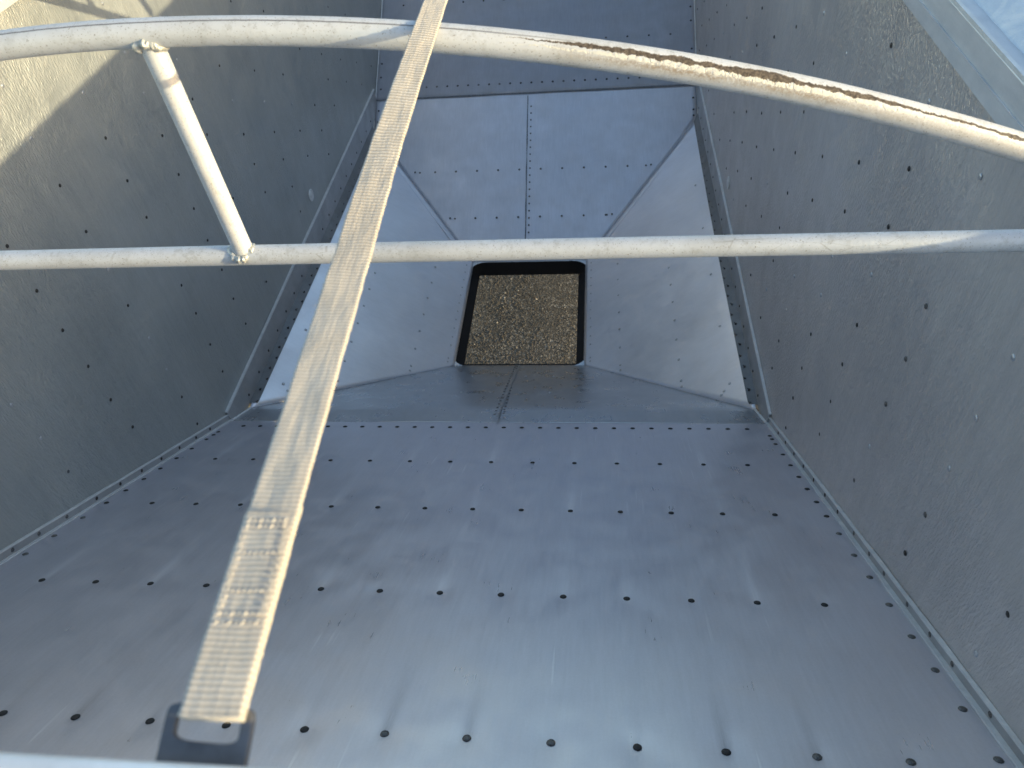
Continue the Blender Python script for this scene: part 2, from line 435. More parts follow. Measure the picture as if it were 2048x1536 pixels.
# funnel panels
D_r = Vector((1.176, 2.29, 0)); D_r.z = zs(2.29)+.012
Dn = [Vector((-1.176, 2.29, D_r.z)), D_r]
Ff = [Vector((-1.19, 5.185, zf(5.185))), Vector((1.19, 5.185, zf(5.185)))]
On = [Vector((-XO, YO0, ZO)), Vector((XO, YO0, ZO))]; Of = [Vector((-XO, YO1, ZO)), Vector((XO, YO1, ZO))]
fn_r = fn_l = None
def fdisp(seed, a=.004):
    return lambda u, v, P: a*fbm(P.x*2.3, P.y*2.3, seed)
for s in (0, 1):
    o = sheet('funnel_panel', Dn[s], Ff[s], Of[s], On[s], 60, 40, M_funnel, trailer, (1 if s == 0 else -1, 0, 1), fdisp(3+s, .004))
    if s: fn_r = o
    else: fn_l = o
# near funnel panel: six-sided, fold line -> corners -> opening
def poly_sheet(name, rows, n, mat, toward, disp, parent=trailer):
    vs = []; fs = []; nr = len(rows); m_ = 14
    allr = []
    for k in range(nr-1):
        for j in range(m_ if k < nr-2 else m_+1):
            t = j/m_; allr.append((rows[k][0].lerp(rows[k+1][0], t), rows[k][1].lerp(rows[k+1][1], t)))
    for (a, b) in allr:
        for i in range(n+1):
            P = a.lerp(b, i/n); e = min(1, min(i, n-i)/4)
            vs.append(P+Vector(toward).normalized()*disp(0, 0, P)*e)
    for k in range(len(allr)-1):
        for i in range(n):
            a = k*(n+1)+i; fs.append((a, a+1, a+n+2, a+n+1))
    o = mesh_obj(name, vs, fs, mat, parent); orient(o, toward); solid(o); return o
A0, A1 = Vector((-HW, YF, zs(YF)-.002)), Vector((HW, YF, zs(YF)-.002))
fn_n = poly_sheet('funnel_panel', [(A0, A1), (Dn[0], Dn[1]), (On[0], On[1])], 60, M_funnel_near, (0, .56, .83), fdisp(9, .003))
S0, S1 = Vector((-HW, 5.41, zf(5.41)-.001)), Vector((HW, 5.41, zf(5.41)-.001))
fn_f = poly_sheet('funnel_panel', [(S0, S1), (Ff[0], Ff[1]), (Of[0], Of[1])], 60, M_far, (0, -.53, .85), fdisp(11, .003))
# black lined outlet
inner_t = rrect(-.40, .40, 3.225, 4.285, .055); inner_b = rrect(-.364, .346, 3.352, 4.272, .012)
outer = rrect(-.50, .50, 3.12, 4.40, .06)
top = rrect(-.412, .410, 3.232, 4.278, .10)
vs = []; fs = []; N = len(top)
for ring, z in ((top, ZO+.001), (top, ZO-.012), (top, ZO-.03), (inner_b, ZO-.099), (inner_b, ZO-.110), (outer, ZO-.110), (outer, ZO-.012)):
    vs += [(x, y, z) for x, y in ring]
for k in range(6):
    for i in range(N):
        j = (i+1) % N; fs.append((k*N+i, k*N+j, (k+1)*N+j, (k+1)*N+i))
chute = mesh_obj('outlet_frame', vs, fs, M_black, trailer, smooth=False)
tag(chute, 'black lined square outlet frame with rounded corners')

vs = []; fs = []; sq = []
for x, y in top:      # square rim of the plate, one point per point of the rounded hole
    cx_, cy_ = -.002, 3.755; dx, dy = x-cx_, y-cy_
    t = min(.432/abs(dx) if abs(dx) > 1e-6 else 9, .560/abs(dy) if abs(dy) > 1e-6 else 9); sq.append((cx_+dx*t, cy_+dy*t))
vs = [(x, y, ZO+.002) for x, y in top]+[(x, y, ZO+.002) for x, y in sq]
for i in range(N): j = (i+1) % N; fs.append((i, j, N+j, N+i))
rim = mesh_obj('outlet_rim', vs, fs, M_funnel_near, trailer, smooth=False); orient(rim, (0, 0, 1)); solid(rim, .003)

# flange angles between wall and funnel (tall leg on the wall, short dark leg on the funnel panel)
seam_ang = []
for s in (-1, 1):
    ys = [YF+.01+(5.40-YF-.01)*i/24 for i in range(25)]
    def zl(y):   # foot of the tall leg
        return -2.552-.010*(y-2.38)
    prof = [(0, 0), (1, 0), (1, 1), (0, 1)]
    def leg(t, a, b):
        z0, z1 = zl(t), -2.418
        if t > 4.95: z0 = max(z0, zf(t)); 
        if t < 2.30: z0 = max(z0, zs(t)+.006)
        x = s*(HW-.004-.005*a - (0.0 if b else .004)); return Vector((x, t, z0+(z1-z0)*b))
    o = extrude_profile('wall_flange', prof, leg, ys, M_trim, trailer, bev=0); seam_ang.append(o)
    edge = extrude_profile('flange_lip', prof, lambda t, a, b: Vector((s*(HW-.001-.011*a), t, -2.421+.010*b)), ys, M_edge, trailer, bev=0)
    edge.parent = o; edge.matrix_parent_inverse = o.matrix_world.inverted()
    ys2 = [2.32+(5.16-2.32)*i/24 for i in range(25)]
    def leg2(t, a, b):
        u = (t-2.29)/(5.185-2.29)
        top_ = Dn[1].lerp(Ff[1], u); bot = On[1].lerp(Of[1], u); d = (bot-top_).normalized()
        nrm = Vector((-d.z*-1, 0, d.x*-1)).normalized(); nrm = Vector((-abs(nrm.x), 0, abs(nrm.z)))
        P0 = Vector((HW-.006, t, zl(t)+.004)); P1 = top_+d*.034+nrm*.010
        P = P0.lerp(P1, a)+nrm*(.004*b); return Vector((s*P.x, P.y, P.z))
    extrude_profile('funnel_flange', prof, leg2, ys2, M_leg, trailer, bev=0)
    # angle between near slope sheet and wall, full length
    ys3 = [Y0+(YF+.02-Y0)*i/60 for i in range(61)]
    def a_w(t, a, b):
        w = .0012*fbm(t*6, s, 3)
        return Vector((s*(HW-.003-.004*a), t, zs(t)+.002+(.033+w)*b))
    ang = extrude_profile('corner_angle', prof, a_w, ys3, M_trim, trailer, bev=0)
    def a_e(t, a, b):
        w = .003*fbm(t*7, s*3, 5)
        return Vector((s*(HW-.001-(.009+w)*a), t, zs(t)+.033+w+.006*b))
    l = extrude_profile('angle_lip', prof, a_e, ys3, M_edge, trailer, bev=0)
    def a_s(t, a, b):
        w = .003*fbm(t*8, s*5, 9)
        return Vector((s*(HW-.004-(.014+w)*a), t, zs(t)+.001+.006*b))
    l2 = extrude_profile('angle_lip', prof, a_s, ys3, M_edge, trailer, bev=0)
    for q in (l, l2):
        q.parent = ang; q.matrix_parent_inverse = ang.matrix_world.inverted()
    # weld bead from the fold corner down to the funnel corner
    A = Vector((s*(HW-.008), YF-.03, zs(YF)+.012)); B = Vector((s*1.172, 2.30, zs(2.30)+.012))
    tube('weld_bead', [A.lerp(B, i/24) for i in range(25)], .0065, M_edge, trailer, 10, radf=lambda q, th: 1+.45*fbm(q*60, th, s))
    # upright bead where bulkhead meets wall
    P = [Vector((s*(HW-.005), y, zf(y)+.006)) for y in [5.14+(YT-5.14)*i/60 for i in range(61)]]
    tube('weld_bead', P, .005, M_edge, trailer, 8, radf=lambda q, th: 1+.3*fbm(q*30, th, s+4))

def strip(name, A, B, w, t, mat, nrm, side=None, parent=trailer, wob=0.0, n=30):
    A, B = Vector(A), Vector(B); d = (B-A).normalized(); nrm = Vector(nrm).normalized()
    sd = d.cross(nrm).normalized() if side is None else Vector(side)
    def f(q, a, b):
        return A.lerp(B, q)+sd*(w*(a-.5)+wob*fbm(q*9, a, 2))+nrm*(.001+t*b)
    return extrude_profile(name, [(0, 0), (1, 0), (1, 1), (0, 1)], f, [i/n for i in range(n+1)], mat, parent, bev=0)
# folded flanges along the corners of the funnel
nf = Vector((0, -.53, .85))
for s in (-1, 1):
    a, b = Ff[(s+1)//2], Of[(s+1)//2]
    # flap of the bulkhead sheet lying on itself, and the dark joint
    off = Vector((-s*.035, 0, 0))
    strip('fold_flap', a.lerp(b, .10)+off, b.lerp(a, .03)+off, .030, .0035, M_far, nf)
    if 0: strip('fold_joint', a.lerp(b, .02)+Vector((-s*.004, 0, .001)), b.lerp(a, .01)+Vector((-s*.004, 0, .001)), .007, .001, M_far, nf)
    # flap on the side panel
    ns = Vector((-s*.6, 0, .8))
    a2, b2 = a+Vector((0, -.075, -.008)), b+Vector((0, -.065, 0))
    strip('fold_flap', a2.lerp(b2, .15)+ns*.004, b2.lerp(a2, .06)+ns*.002, .028, .003, M_funnel, ns)
    a3, b3 = Dn[(s+1)//2], On[(s+1)//2]
    if 0: strip('fold_flap', a3.lerp(b3, .10)+Vector((0, .06, 0))+ns*.004, b3.lerp(a3, .05)+Vector((0, .06, 0))+ns*.002, .045, .001, M_funnel, ns)
# seams on the bulkhead and near funnel panel
strip('seam', (-HW+.01, 5.395, zf(5.395)+.004), (HW-.01, 5.408, zf(5.408)+.004), .007, .003, M_sealant, nf, wob=.003)
strip('seam', (-.034, 5.385, zf(5.385)), (-.030, 4.33, zf(4.33)), .007, .0025, M_sealant, nf, wob=.003)
nn = Vector((0, .56, .83))
def znf(y): return zs(2.29)+.012+(ZO-zs(2.29)-.012)*(y-2.29)/(YO0-2.29)
sA = hit(985, 846, (0, .62, 1), (0, 2.1, -2.44)); sB = Vector((-.005, YO0-.01, ZO+.01))
sA = Vector((sA.x, 2.15, zs(2.15)))
strip('seam', (sA.x+.02, 2.15, znf(2.15)+.004), (sB.x+.012, sB.y, znf(sB.y)+.002), .008, .001, M_funnel_near, nn)

# top rails
def box_prof(x0, x1, z0, z1): return [(x0, z0), (x1, z0), (x1, z1), (x0, z1)]
ysr = [Y0-.03+(YT+.05-Y0)*i/40 for i in range(41)]
def rail(s, zb, zt):
    o = extrude_profile('top_rail', [(0, 0), (.055, 0), (.055, zt-zb), (.006, zt-zb), (0, zt-zb-.006)],
                        lambda t, a, b: Vector((s*(HW-.006+a), t, zb+b)), ysr, M_rail, trailer, bev=.001)
    o2 = extrude_profile('rail_lip', [(0, 0), (.003, 0), (.003, .034), (0, .034)], lambda t, a, b: Vector((s*(HW-.0095+a), t, zb+b+.0005*fbm(t*3, b, 1))), ysr, M_rail, trailer, bev=0)
    o3 = extrude_profile('rail_edge', [(0, 0), (.008, 0), (.008, .008), (0, .008)], lambda t, a, b: Vector((s*(HW-.007+a), t, zt-.003+b)), ysr, M_edge, trailer, bev=0)
    for q in (o2, o3): q.parent = o; q.matrix_parent_inverse = o.matrix_world.inverted()
    return o
rail(1, -.712, -.622); rail(-1, -.668, -.58)
# end wall and its bowed cap in front of the camera
xs = [-HW+2*HW*i/60 for i in range(61)]
def capz(x):
    q = min(1, max(0, (abs(x)-.42)/.56)); return -.317-.17*q*q*(3-2*q)
vs = []; fs = []
for x in xs: vs += [(x, Y0+.004, zs(Y0)-.02), (x, Y0+.004, capz(x)-.03)]
for i in range(60): a = i*2; fs.append((a, a+1, a+3, a+2))
ew = mesh_obj('end_wall', vs, fs, M_left, trailer); orient(ew, (0, 1, 0)); solid(ew)
extrude_profile('end_cap', [(-.05, -.035), (.010, -.035), (.030, -.008), (.027, -.001), (.022, 0), (-.045, 0), (-.05, -.004)],
                lambda t, a, b: Vector((t, .062+a, capz(t)+b)), xs, M_cap, trailer, smooth=False, bev=.002)
extrude_profile('bulkhead_cap', [(-.02, -.02), (.04, -.02), (.04, .03), (-.02, .03)],
                lambda t, a, b: Vector((t, YT+a, zf(YT)+b)), xs, M_rail, trailer)

# ------------------------------------------------------------------ rivets
RIV = []   # (pos, normal, radius, material, parent)
def riv(P, n, r, mat, par): RIV.append((Vector(P), Vector(n).normalized(), r, mat, par))
nN = (0, .53, .85)
for x, y, k in rows_near:
    riv((x, y, zs(y)+(-.0012 if k == 0 else .0)), nN, .0085 if k == 0 else .0098, M_rivet_dark if (y > .6 or x < -.1) else random.choice([M_rivet_dark, M_rivet_mid]), near)
for x, y, k in edge_near:
    riv((x, y, zs(y)), nN, .0085, M_rivet_dark if y > 1.25 else M_rivet_mid, near)
for s in (-1, 1):
    for y in [1.68, 1.57, 1.46, 1.35, 1.225, 1.12, 1.03, .905, .80, .71, .58, .46, .34, .22, 1.79, 1.90, 2.0]:
        y *= 1.0
        riv((s*(HW-.007), y, zs(y)+.020), (-s, 0, 0), .0065, M_rivet_dark if y > 1.3 else M_rivet_mid, trailer)
def wall_mat(y, z):
    h = random.random()
    if z > -1.1 and h < .75: return M_rivet_bare
    if y < 1.4: return M_rivet_bare if h < .45 else (M_rivet_mid if h < .75 else M_rivet_dark)
    return M_rivet_bare if h < .22 else M_rivet_dark
for s, par in ((1, wall_r), (-1, wall_l)):
    for i in range(0, 23):
        y = .69+.3215*i if i else .69
        y = [.69, 1.012, 1.335, 1.647, 1.96, 2.278, 2.59, 2.91, 3.23, 3.555, 3.875, 4.20, 4.525, 4.85, 5.16][i] if i < 15 else 5.16+.322*(i-14)
        z = -.82
        while z > -2.35:
            fl = zs(y) if y < YF else (zf(y) if y > 5.4 else -2.40)
            if z > fl+.055:
                jx, jz = random.gauss(0, .004), random.gauss(0, .003)
                m_ = M_rivet_bare if (s < 0 and z > -1.0) else wall_mat(y, z)
                riv((s*(HW-.0005), y+jx, z+jz), (-s, 0, 0), .0068 if s > 0 else .0062, m_, par)
            z -= .1615
# flange rivets
for s in (-1, 1):
    y = 2.33; k = 0
    while y < 5.15:
        riv((s*(HW-.012), y+.02, -2.515-.008*(y-2.4)), (-s, 0, .15), .007, M_rivet_dark, trailer)
        y += .155; k += 1
    y = 2.34; k = 0
    while y < 5.12:
        u = (y-2.29)/(5.185-2.29); T = Dn[1].lerp(Ff[1], u); Bm = On[1].lerp(Of[1], u); d = (Bm-T).normalized()
        off = .012 if k % 2 else .024
        P = T+d*off; nr = Vector((-abs(d.z), 0, abs(d.x)))
        P = P+nr*.014
        # rivets with long drive pins standing out of the flange
        RIV.append((Vector((s*P.x, y, P.z)), Vector((s*nr.x, 0, nr.z)).normalized(), -.0062, M_rivet_dark if k % 3 else M_rivet_mid, trailer))
        y += .0775; k += 1
# bulkhead
nF = (0, -.53, .85)
for k in range(-14, 15):
    x = -.01+.0795*k
    if abs(x) < 1.12: riv((x, 5.475, zf(5.475)+.003), nF, .0078, random.choice([M_rivet_dark, M_rivet_dark, M_rivet_mid]), far)
riv((-1.16, 5.475, zf(5.475)+.003), nF, .0075, M_rivet_dark, far)
for y0 in (5.77, 6.09, 6.41, 6.73):
    for k in range(-7, 8):
        x = .07+.1575*k+(0 if y0 < 6 else .01)
        if abs(x) < 1.12: riv((x, y0, zf(y0)+.003), nF, .0075, random.choice([M_rivet_dark, M_rivet_mid]), far)
for s in (-1, 1):
    for y in (5.24, 5.20, 5.32, 5.56, 5.66, 5.86, 5.96, 6.16):
        riv((s*1.165, y, zf(y)+.003), nF, .0075, M_rivet_dark, far)
for y0 in (4.88, 4.565):
    for k in range(-6, 7):
        x = -.085+.1555*k
        lim = XO+(y0-YO1)*(1.19-XO)/(5.185-YO1)-.10
        if abs(x) < lim: riv((x, y0, zf(y0)), nF, .0078, M_rivet_mid, fn_f)
    for q in (-1, 1):
        riv((q*(lim+.0), y0, zf(y0)), nF, .007, M_rivet_mid, fn_f); riv((q*(lim+.035), y0, zf(y0)+.005), nF, .007, M_rivet_mid, fn_f)
for k in range(21):
    y = 5.31-.047*k; riv((-.008, y, zf(y)), nF, .0065, M_rivet_mid, fn_f)
# side funnel panels, read off the right one and mirrored
pn = (Ff[1]-Dn[1]).cross(On[1]-Dn[1]).normalized()
if pn.z < 0: pn = -pn
SP = []
ox, oy, sc_ = 1150, 480, 3.84
colA = [(122, v) for v in (205, 258, 315, 372, 430, 488, 550, 612, 677, 743, 805, 903, 930)]
colB = [(325, 200), (328, 320), (329, 440), (332, 568), (335, 695), (337, 835), (340, 968), (345, 1003)]
colC = [(722, 220), (737, 348), (750, 480), (764, 620), (781, 767), (798, 921), (815, 1082), (823, 1126)]
colD = [(1050, 262), (1116, 662), (1197, 1100), (1142, 1163), (1120, 1195), (985, -90), (930, -420), (1010, 60)]
for c_, r_ in ((colA, .0055), (colB, .0075), (colC, .0075), (colD, .0075)):
    for x, y in c_:
        P = hit(ox+x/sc_, oy+y/sc_, pn, On[1].lerp(Dn[1], .5)); SP.append((P, r_))
for P, r_ in SP:
    if not (2.25 < P.y < 5.2): continue
    # vertical projection on the bilinear panel
    def onpanel(P):
        best = None
        for it in range(60):
            v = it/59; u = 0
            for _ in range(3):
                y0_, y1_ = Dn[1].lerp(On[1], v).y, Ff[1].lerp(Of[1], v).y; u = (P.y-y0_)/(y1_-y0_)
            Q = Dn[1].lerp(Ff[1], u).lerp(On[1].lerp(Of[1], u), v)
            e = abs(Q.x-P.x)
            if best is None or e < best[0]: best = (e, Q, u)
        return best[1], best[2]
    Q, u = onpanel(P)
    if u < 0.01 or u > .99: continue
    d = (On[1].lerp(Of[1], u)-Dn[1].lerp(Ff[1], u)).normalized(); nr = Vector((d.z, 0, -d.x))
    nr = Vector((-abs(nr.x), 0, abs(nr.z)))
    for s, par in ((1, fn_r), (-1, fn_l)):
        riv((s*Q.x, Q.y, Q.z+.002), (s*nr.x, 0, nr.z), r_, M_rivet_bare, par)
# near funnel panel
for py, xs_ in ((753, [945, 998, 1052, 1107, 1161]), (785, [923, 981, 1040, 1100, 1160])):
    for px in xs_:
        P = hit(px, py, (0, (D_r.z-ZO)/(YO0-2.29), 1), On[0]); riv((P.x, P.y, P.z+.002), nN, .007, M_rivet_bare, fn_n)
for k in range(19):
    t = k/18
    P = Vector((sA.x, 2.2, znf(2.2))).lerp(Vector((sB.x-.012, sB.y, znf(sB.y))), t)
    riv((P.x, P.y, P.z+.003), nN, .006, M_rivet_mid, fn_n)
    if k < 9 or k > 15: riv((P.x+.028*(1-t)+.01, P.y+.018, P.z+.003-.0125), nN, .006, M_rivet_mid, fn_n)

def dome(P, n, r, vs, fs):
    pin = r < 0
    r = abs(r)
    n = Vector(n); a, b = frame(n); b0 = len(vs)
    prof = [(1.0, -.05), (.97, .12), (.8, .28), (.5, .38), (.12, .42)] if not pin else [(1.0, -.3), (.95, .12), (.7, .3), (.4, .45), (.34, 1.6), (.2, 2.0)]
    sg = 12
    for rr, h in prof:
        for i in range(sg):
            th = 2*math.pi*i/sg; q = r*rr*(1+.06*random.uniform(-1, 1))
            vs.append(P+(a*math.cos(th)+b*math.sin(th))*q+n*(h*r))
    for k in range(len(prof)-1):
        for i in range(sg):
            j = (i+1) % sg; fs.append((b0+k*sg+i, b0+k*sg+j, b0+(k+1)*sg+j, b0+(k+1)*sg+i))
    fs.append(tuple(b0+(len(prof)-1)*sg+i for i in range(sg)))
# visible? size on the photo decides which ones are individual
occl = []
def score(rv):
    q = proj(rv[0])
    if not q or not (0 < q[0] < 2048 and 0 < q[1] < 1536): return 0
    vd = (CAM-rv[0]).normalized()
    return abs(rv[2])/q[2]*(.35+.65*max(0, vd.dot(rv[1])))
# keep clear of pipes: under strap / pipes are judged by pixel boxes of those things
def hidden(rv):
    q = proj(rv[0])
    if not q: return True
    x, y = q[0], q[1]
    if 0 <= y <= 1460:
        c = 430+(858-430)*(1440-y)/1380; w = 62-34*(1440-y)/1440
        if abs(x-c) < w: return True
    yc = 520-.0165*x
    if abs(y-yc) < 20: return True
    return False
RIV.sort(key=lambda r: -score(r))
picked = [r for r in RIV if score(r) > 0 and not hidden(r)][:96]
pid = set(id(r) for r in picked)
cnt = {}
for r in picked:
    vs, fs = [], []; dome(r[0], r[1], r[2], vs, fs)
    mesh_obj('rivet', vs, fs, r[3], r[4])
vs, fs, mi = [], [], []
mats = [M_rivet_dark, M_rivet_mid, M_rivet_bare]
for r in RIV:
    if id(r) in pid: continue
    f0 = len(fs); dome(r[0], r[1], r[2], vs, fs); mi += [mats.index(r[3])]*(len(fs)-f0)
o = mesh_obj('rivets', vs, fs, M_rivet_dark, trailer)
for mm in mats[1:]: o.data.materials.append(mm)
o.data.polygons.foreach_set('material_index', mi); tag(o, kind='stuff')

# round bosses low on both walls
for s in (-1, 1):
    vs, fs = [], []; cen = Vector((s*(HW-.001), 3.755, -2.295)); sg = 24
    for rr, h in ((.036, 0), (.036, .003), (.030, .006), (.024, .003), (.018, .002), (.015, .006), (.0, .006)):
        for i in range(sg):
            th = 2*math.pi*i/sg; vs.append(cen+Vector((-s*h, rr*math.cos(th), rr*math.sin(th))))
    for k in range(6):
        for i in range(sg):
            j = (i+1) % sg; fs.append((k*sg+i, k*sg+j, (k+1)*sg+j, (k+1)*sg+i))
    b_ = mesh_obj('round_boss', vs, fs, M_edge, trailer); orient(b_, (-s, 0, 0))

# ------------------------------------------------------------------ tarp bow
BY = .895
bow = empty('tarp_bow', (0, BY, -.65))
tag(bow, 'pale aluminium tube tarp bow, an arched pipe with dirty crust over a straight pipe', 'tarp bow')
def az(x):
    d = x+.10
    return -.318-(.16 if d > 0 else .22)*d*d
pts = [Vector((-1.19+2.38*i/240, BY, az(-1.19+2.38*i/240))) for i in range(241)]
def arad(s, th):
    v = th/(2*math.pi)
    along = max(0, min(1, (s-1.60)/.18))*max(.3, min(1, (2.10-s)/.15))
    lump = along*.03*max(0, fbm(s*40, math.cos(th)*2, math.sin(th)*2, 4))*math.exp(-((v-.885)/.05)**2)
    return 1+lump+.004*fbm(s*8, math.cos(th), math.sin(th))
arch = tube('arch_pipe', pts, .0168, M_arch, bow, 64, Vector((0, 1, 0)), arad)
tag(arch, 'arched upper pipe crusted with brown dirt along the top of its right half')
pts = [Vector((-1.192+2.384*i/80, BY, -.650+.003*math.sin(i/80*math.pi))) for i in range(81)]
tube('chord_pipe', pts, .0152, M_pipe, bow, 40, Vector((0, 1, 0)), lambda s, th: 1+.004*fbm(s*8, math.cos(th), math.sin(th)))
SX = -.060
pts = [Vector((SX+.006-.010*i/40, BY, -.642+(.642-.325)*i/40)) for i in range(41)]
tube('strut', pts, .0145, M_pipe, bow, 40, Vector((0, 1, 0)))
def weld(cx_, cz, up):
    vs, fs = [], []; n1, n2 = 90, 14
    for i in range(n1):
        th = 2*math.pi*i/n1
        sag = up*.0095*(math.sin(th)**2)*-1      # follows the curve of the pipe it sits on
        c = Vector((cx_+.0158*math.cos(th), BY+.0158*math.sin(th), cz+sag))
        rad = Vector((math.cos(th), math.sin(th), 0))
        rb = .0036*(1+.9*fbm(math.cos(th)*2.2, math.sin(th)*2.2, cz*9, 5)+.10*math.sin(th*17+3*math.sin(th*3)))
        for j in range(n2):
            ph = 2*math.pi*j/n2
            q = rb*(1+.45*fbm(math.cos(th)*9+math.cos(ph), math.sin(th)*9, cz*5+math.sin(ph)*1.4, 4))
            vs.append(c+rad*(math.cos(ph)*q*1.5)+Vector((0, 0, 1))*(math.sin(ph)*q*1.4))
    for i in range(n1):
        for j in range(n2):
            i2, j2 = (i+1) % n1, (j+1) % n2
            fs.append((i*n2+j, i2*n2+j, i2*n2+j2, i*n2+j2))
    o = mesh_obj('weld_bead', vs, fs, M_weld, bow)
    bm = bmesh.new(); bm.from_mesh(o.data); bmesh.ops.recalc_face_normals(bm, faces=bm.faces[:]); bm.to_mesh(o.data); bm.free()
weld(SX+.005, -.6345, 1); weld(SX-.004, az(SX)-.0165, -1)

bow_b = bow.copy(); C.objects.link(bow_b); bow_b.location = (0, 2.22, -.65)
for ch in list(bow.children):
    c = ch.copy(); C.objects.link(c); c.parent = bow_b; c.matrix_parent_inverse = ch.matrix_parent_inverse.copy()
bow_b['label'] = 'next tarp bow above the picture, known by its thin shadow on the sunlit left wall'
bow['group'] = bow_b['group'] = 'tarp bows across the open top'

# ------------------------------------------------------------------ strap
strap = empty('tarp_strap', (.298, .118, -.351))
tag(strap, 'cream woven webbing strap stretched from the metal hook over the arched pipe', 'strap')
SW = .0285
P0 = Vector((.3085, .1105, -.3265))
ctrl = [P0, Vector((.3035, .25, -.324)), Vector((.297, .42, -.323)), Vector((.290, .60, -.322)), Vector((.284, .80, az(.284)+.0175+.0005)), Vector((.2825, .885, az(.283)+.0188)),
        Vector((.2815, .915, az(.283)+.0175)), Vector((.279, .96, az(.28)+.0145)), Vector((.273, 1.06, -.336)), Vector((.262, 1.3, -.345)), Vector((.25, 1.62, -.335)), Vector((.24, 1.9, -.335)), Vector((.235, 2.21, az(.24)+.0185)), Vector((.233, 2.30, az(.24)+.016))]
def catmull(P, t):
    n = len(P)-1; k = min(int(t*n), n-1); f = t*n-k
    p1, p2 = P[k], P[k+1]; p0 = P[k-1] if k else p1*2-p2; p3 = P[k+2] if k+2 <= n else p2*2-p1
    return .5*((2*p1)+(p2-p0)*f+(2*p0-5*p1+4*p2-p3)*f*f+(3*p1-p0-3*p2+p3)*f**3)
raw = [catmull(ctrl, i/400) for i in range(401)]
L = [0]
for i in range(400): L.append(L[-1]+(raw[i+1]-raw[i]).length)
def at_len(s):
    import bisect
    k = min(max(bisect.bisect(L, s)-1, 0), 399); f = (s-L[k])/(L[k+1]-L[k]); return raw[k].lerp(raw[k+1], f)
def rib_phase():
    ph = [0.0]
    for i in range(1, 3001):
        s_ = i*.001; q = min(1, max(0, (s_-.22)/.40)); ph.append(ph[-1]+.001/(.0030+.0030*q*q*(3-2*q)))
    return ph
RIB = rib_phase()
def ribs(s):
    k = min(int(s*1000), 2998); f = s*1000-k; return RIB[k]*(1-f)+RIB[k+1]*f
def webbing(name, s0, s1, lift, w, ds=.00055, nw=46, seed=0, parent=strap, taper=None):
    vs, fs, at = [], [], []
    n = int((s1-s0)/ds)
    for k in range(n+1):
        s = s0+(s1-s0)*k/n
        P = at_len(s); T = (at_len(min(s+.004, L[-1]))-at_len(max(s-.004, 0))).normalized()
        sidev = T.cross(Vector((0, 0, 1))).normalized()
        tilt = -.10+.06*math.sin(s*5+1)
        up = sidev.cross(T).normalized()
        sidev, up = sidev*math.cos(tilt)+up*math.sin(tilt), up*math.cos(tilt)-sidev*math.sin(tilt)
        ww = w*(1+.012*fbm(s*60, 2, seed)); sh = .0004*fbm(s*25, 7, seed)
        el = .00075*fbm(s*420, 0, seed+3, 2); er = .00075*fbm(s*420, 9, seed+5, 2)
        for j in range(nw+1):
            u = j/nw
            # ribs across the strap, broken up by the warp ends
            a = math.cos(2*math.pi*ribs(s)+ .8*fbm(u*3, s*30, 1))
            b = abs(math.sin(math.pi*u*19))
            wv = .5+.5*a
            ramp_ = min(1, max(.45, (s-.05)/.3)); hgt = (.0009*ramp_*wv*(.35+.65*b)) if 0 < j < nw else 0
            edge = math.sin(math.pi*min(1, max(0, min(u, 1-u)*16))/2)
            wavy = .0006*fbm(s*14, u*2, seed+1)
            x = (u-.5)*ww+sh+(el if j == 0 else 0)+(er if j == nw else 0)
            vs.append(P+sidev*x+up*(lift+.0008*edge+hgt+wavy)); at.append(wv*(.55+.45*b)*(.8+.4*random.random())*ramp_+(1-ramp_)*.45)
        # underside
        for j in (nw, 0):
            u = j/nw; vs.append(P+sidev*((u-.5)*ww*.985+sh)+up*(lift-.0008)); at.append(.7)
    rw = nw+3
    for k in range(n):
        for j in range(rw):
            j2 = (j+1) % rw
            fs.append((k*rw+j, k*rw+j2, (k+1)*rw+j2, (k+1)*rw+j))
    fs.append(tuple(range(rw))); fs.append(tuple(n*rw+j for j in range(rw))[::-1])
    o = mesh_obj(name, vs, fs, M_strap, parent, attr={'weave': at})
    bm = bmesh.new(); bm.from_mesh(o.data); bmesh.ops.recalc_face_normals(bm, faces=bm.faces[:]); bm.to_mesh(o.data); bm.free()
    return o
webbing('webbing', 0.0, L[-1]-.002, 0, SW)
wl = webbing('end_loop', 0.0, .105, .0020, SW*1.01, seed=4)
tag(wl, 'end of the webbing folded back over itself and stitched')
webbing('end_loop', 0.0, .112, -.0020, SW*1.0, ds=.002, nw=12, seed=8)
# stitched rows on the loop
stv, stf = [], []
def stitch(A, B, r=.00045):
    A, B = Vector(A), Vector(B); t = (B-A); a, b = frame(t); b0 = len(stv)
    for P, q in ((A, .4), (A.lerp(B, .3), 1), (A.lerp(B, .7), 1), (B, .4)):
        for i in range(6):
            th = i*math.pi/3; stv.append(P+(a*math.cos(th)+b*math.sin(th))*r*q)
    for k in range(3):
        for i in range(6):
            j = (i+1) % 6; stf.append((b0+k*6+i, b0+k*6+j, b0+(k+1)*6+j, b0+(k+1)*6+i))
def sp(s, x, h=.0034):
    P = at_len(s); T = (at_len(s+.004)-at_len(max(s-.004, 0))).normalized(); sv = T.cross(Vector((0, 0, 1))).normalized(); up = sv.cross(T)
    return P+sv*x+up*h
for s_ in (.042, .0465, .095, .0985):
    for k in range(8):
        x = -.0115+.0033*k; stitch(sp(s_+.0012*(k % 2), x), sp(s_+.0022-.001*(k % 2), x+.0022, .0035), .0005)
for x in (-.0118, -.0102, .0110, .0124):
    s_ = .046
    while s_ < .095:
        stitch(sp(s_, x), sp(s_+.0032, x+.0006*random.uniform(-1, 1), .0035), .0004); s_ += .0042
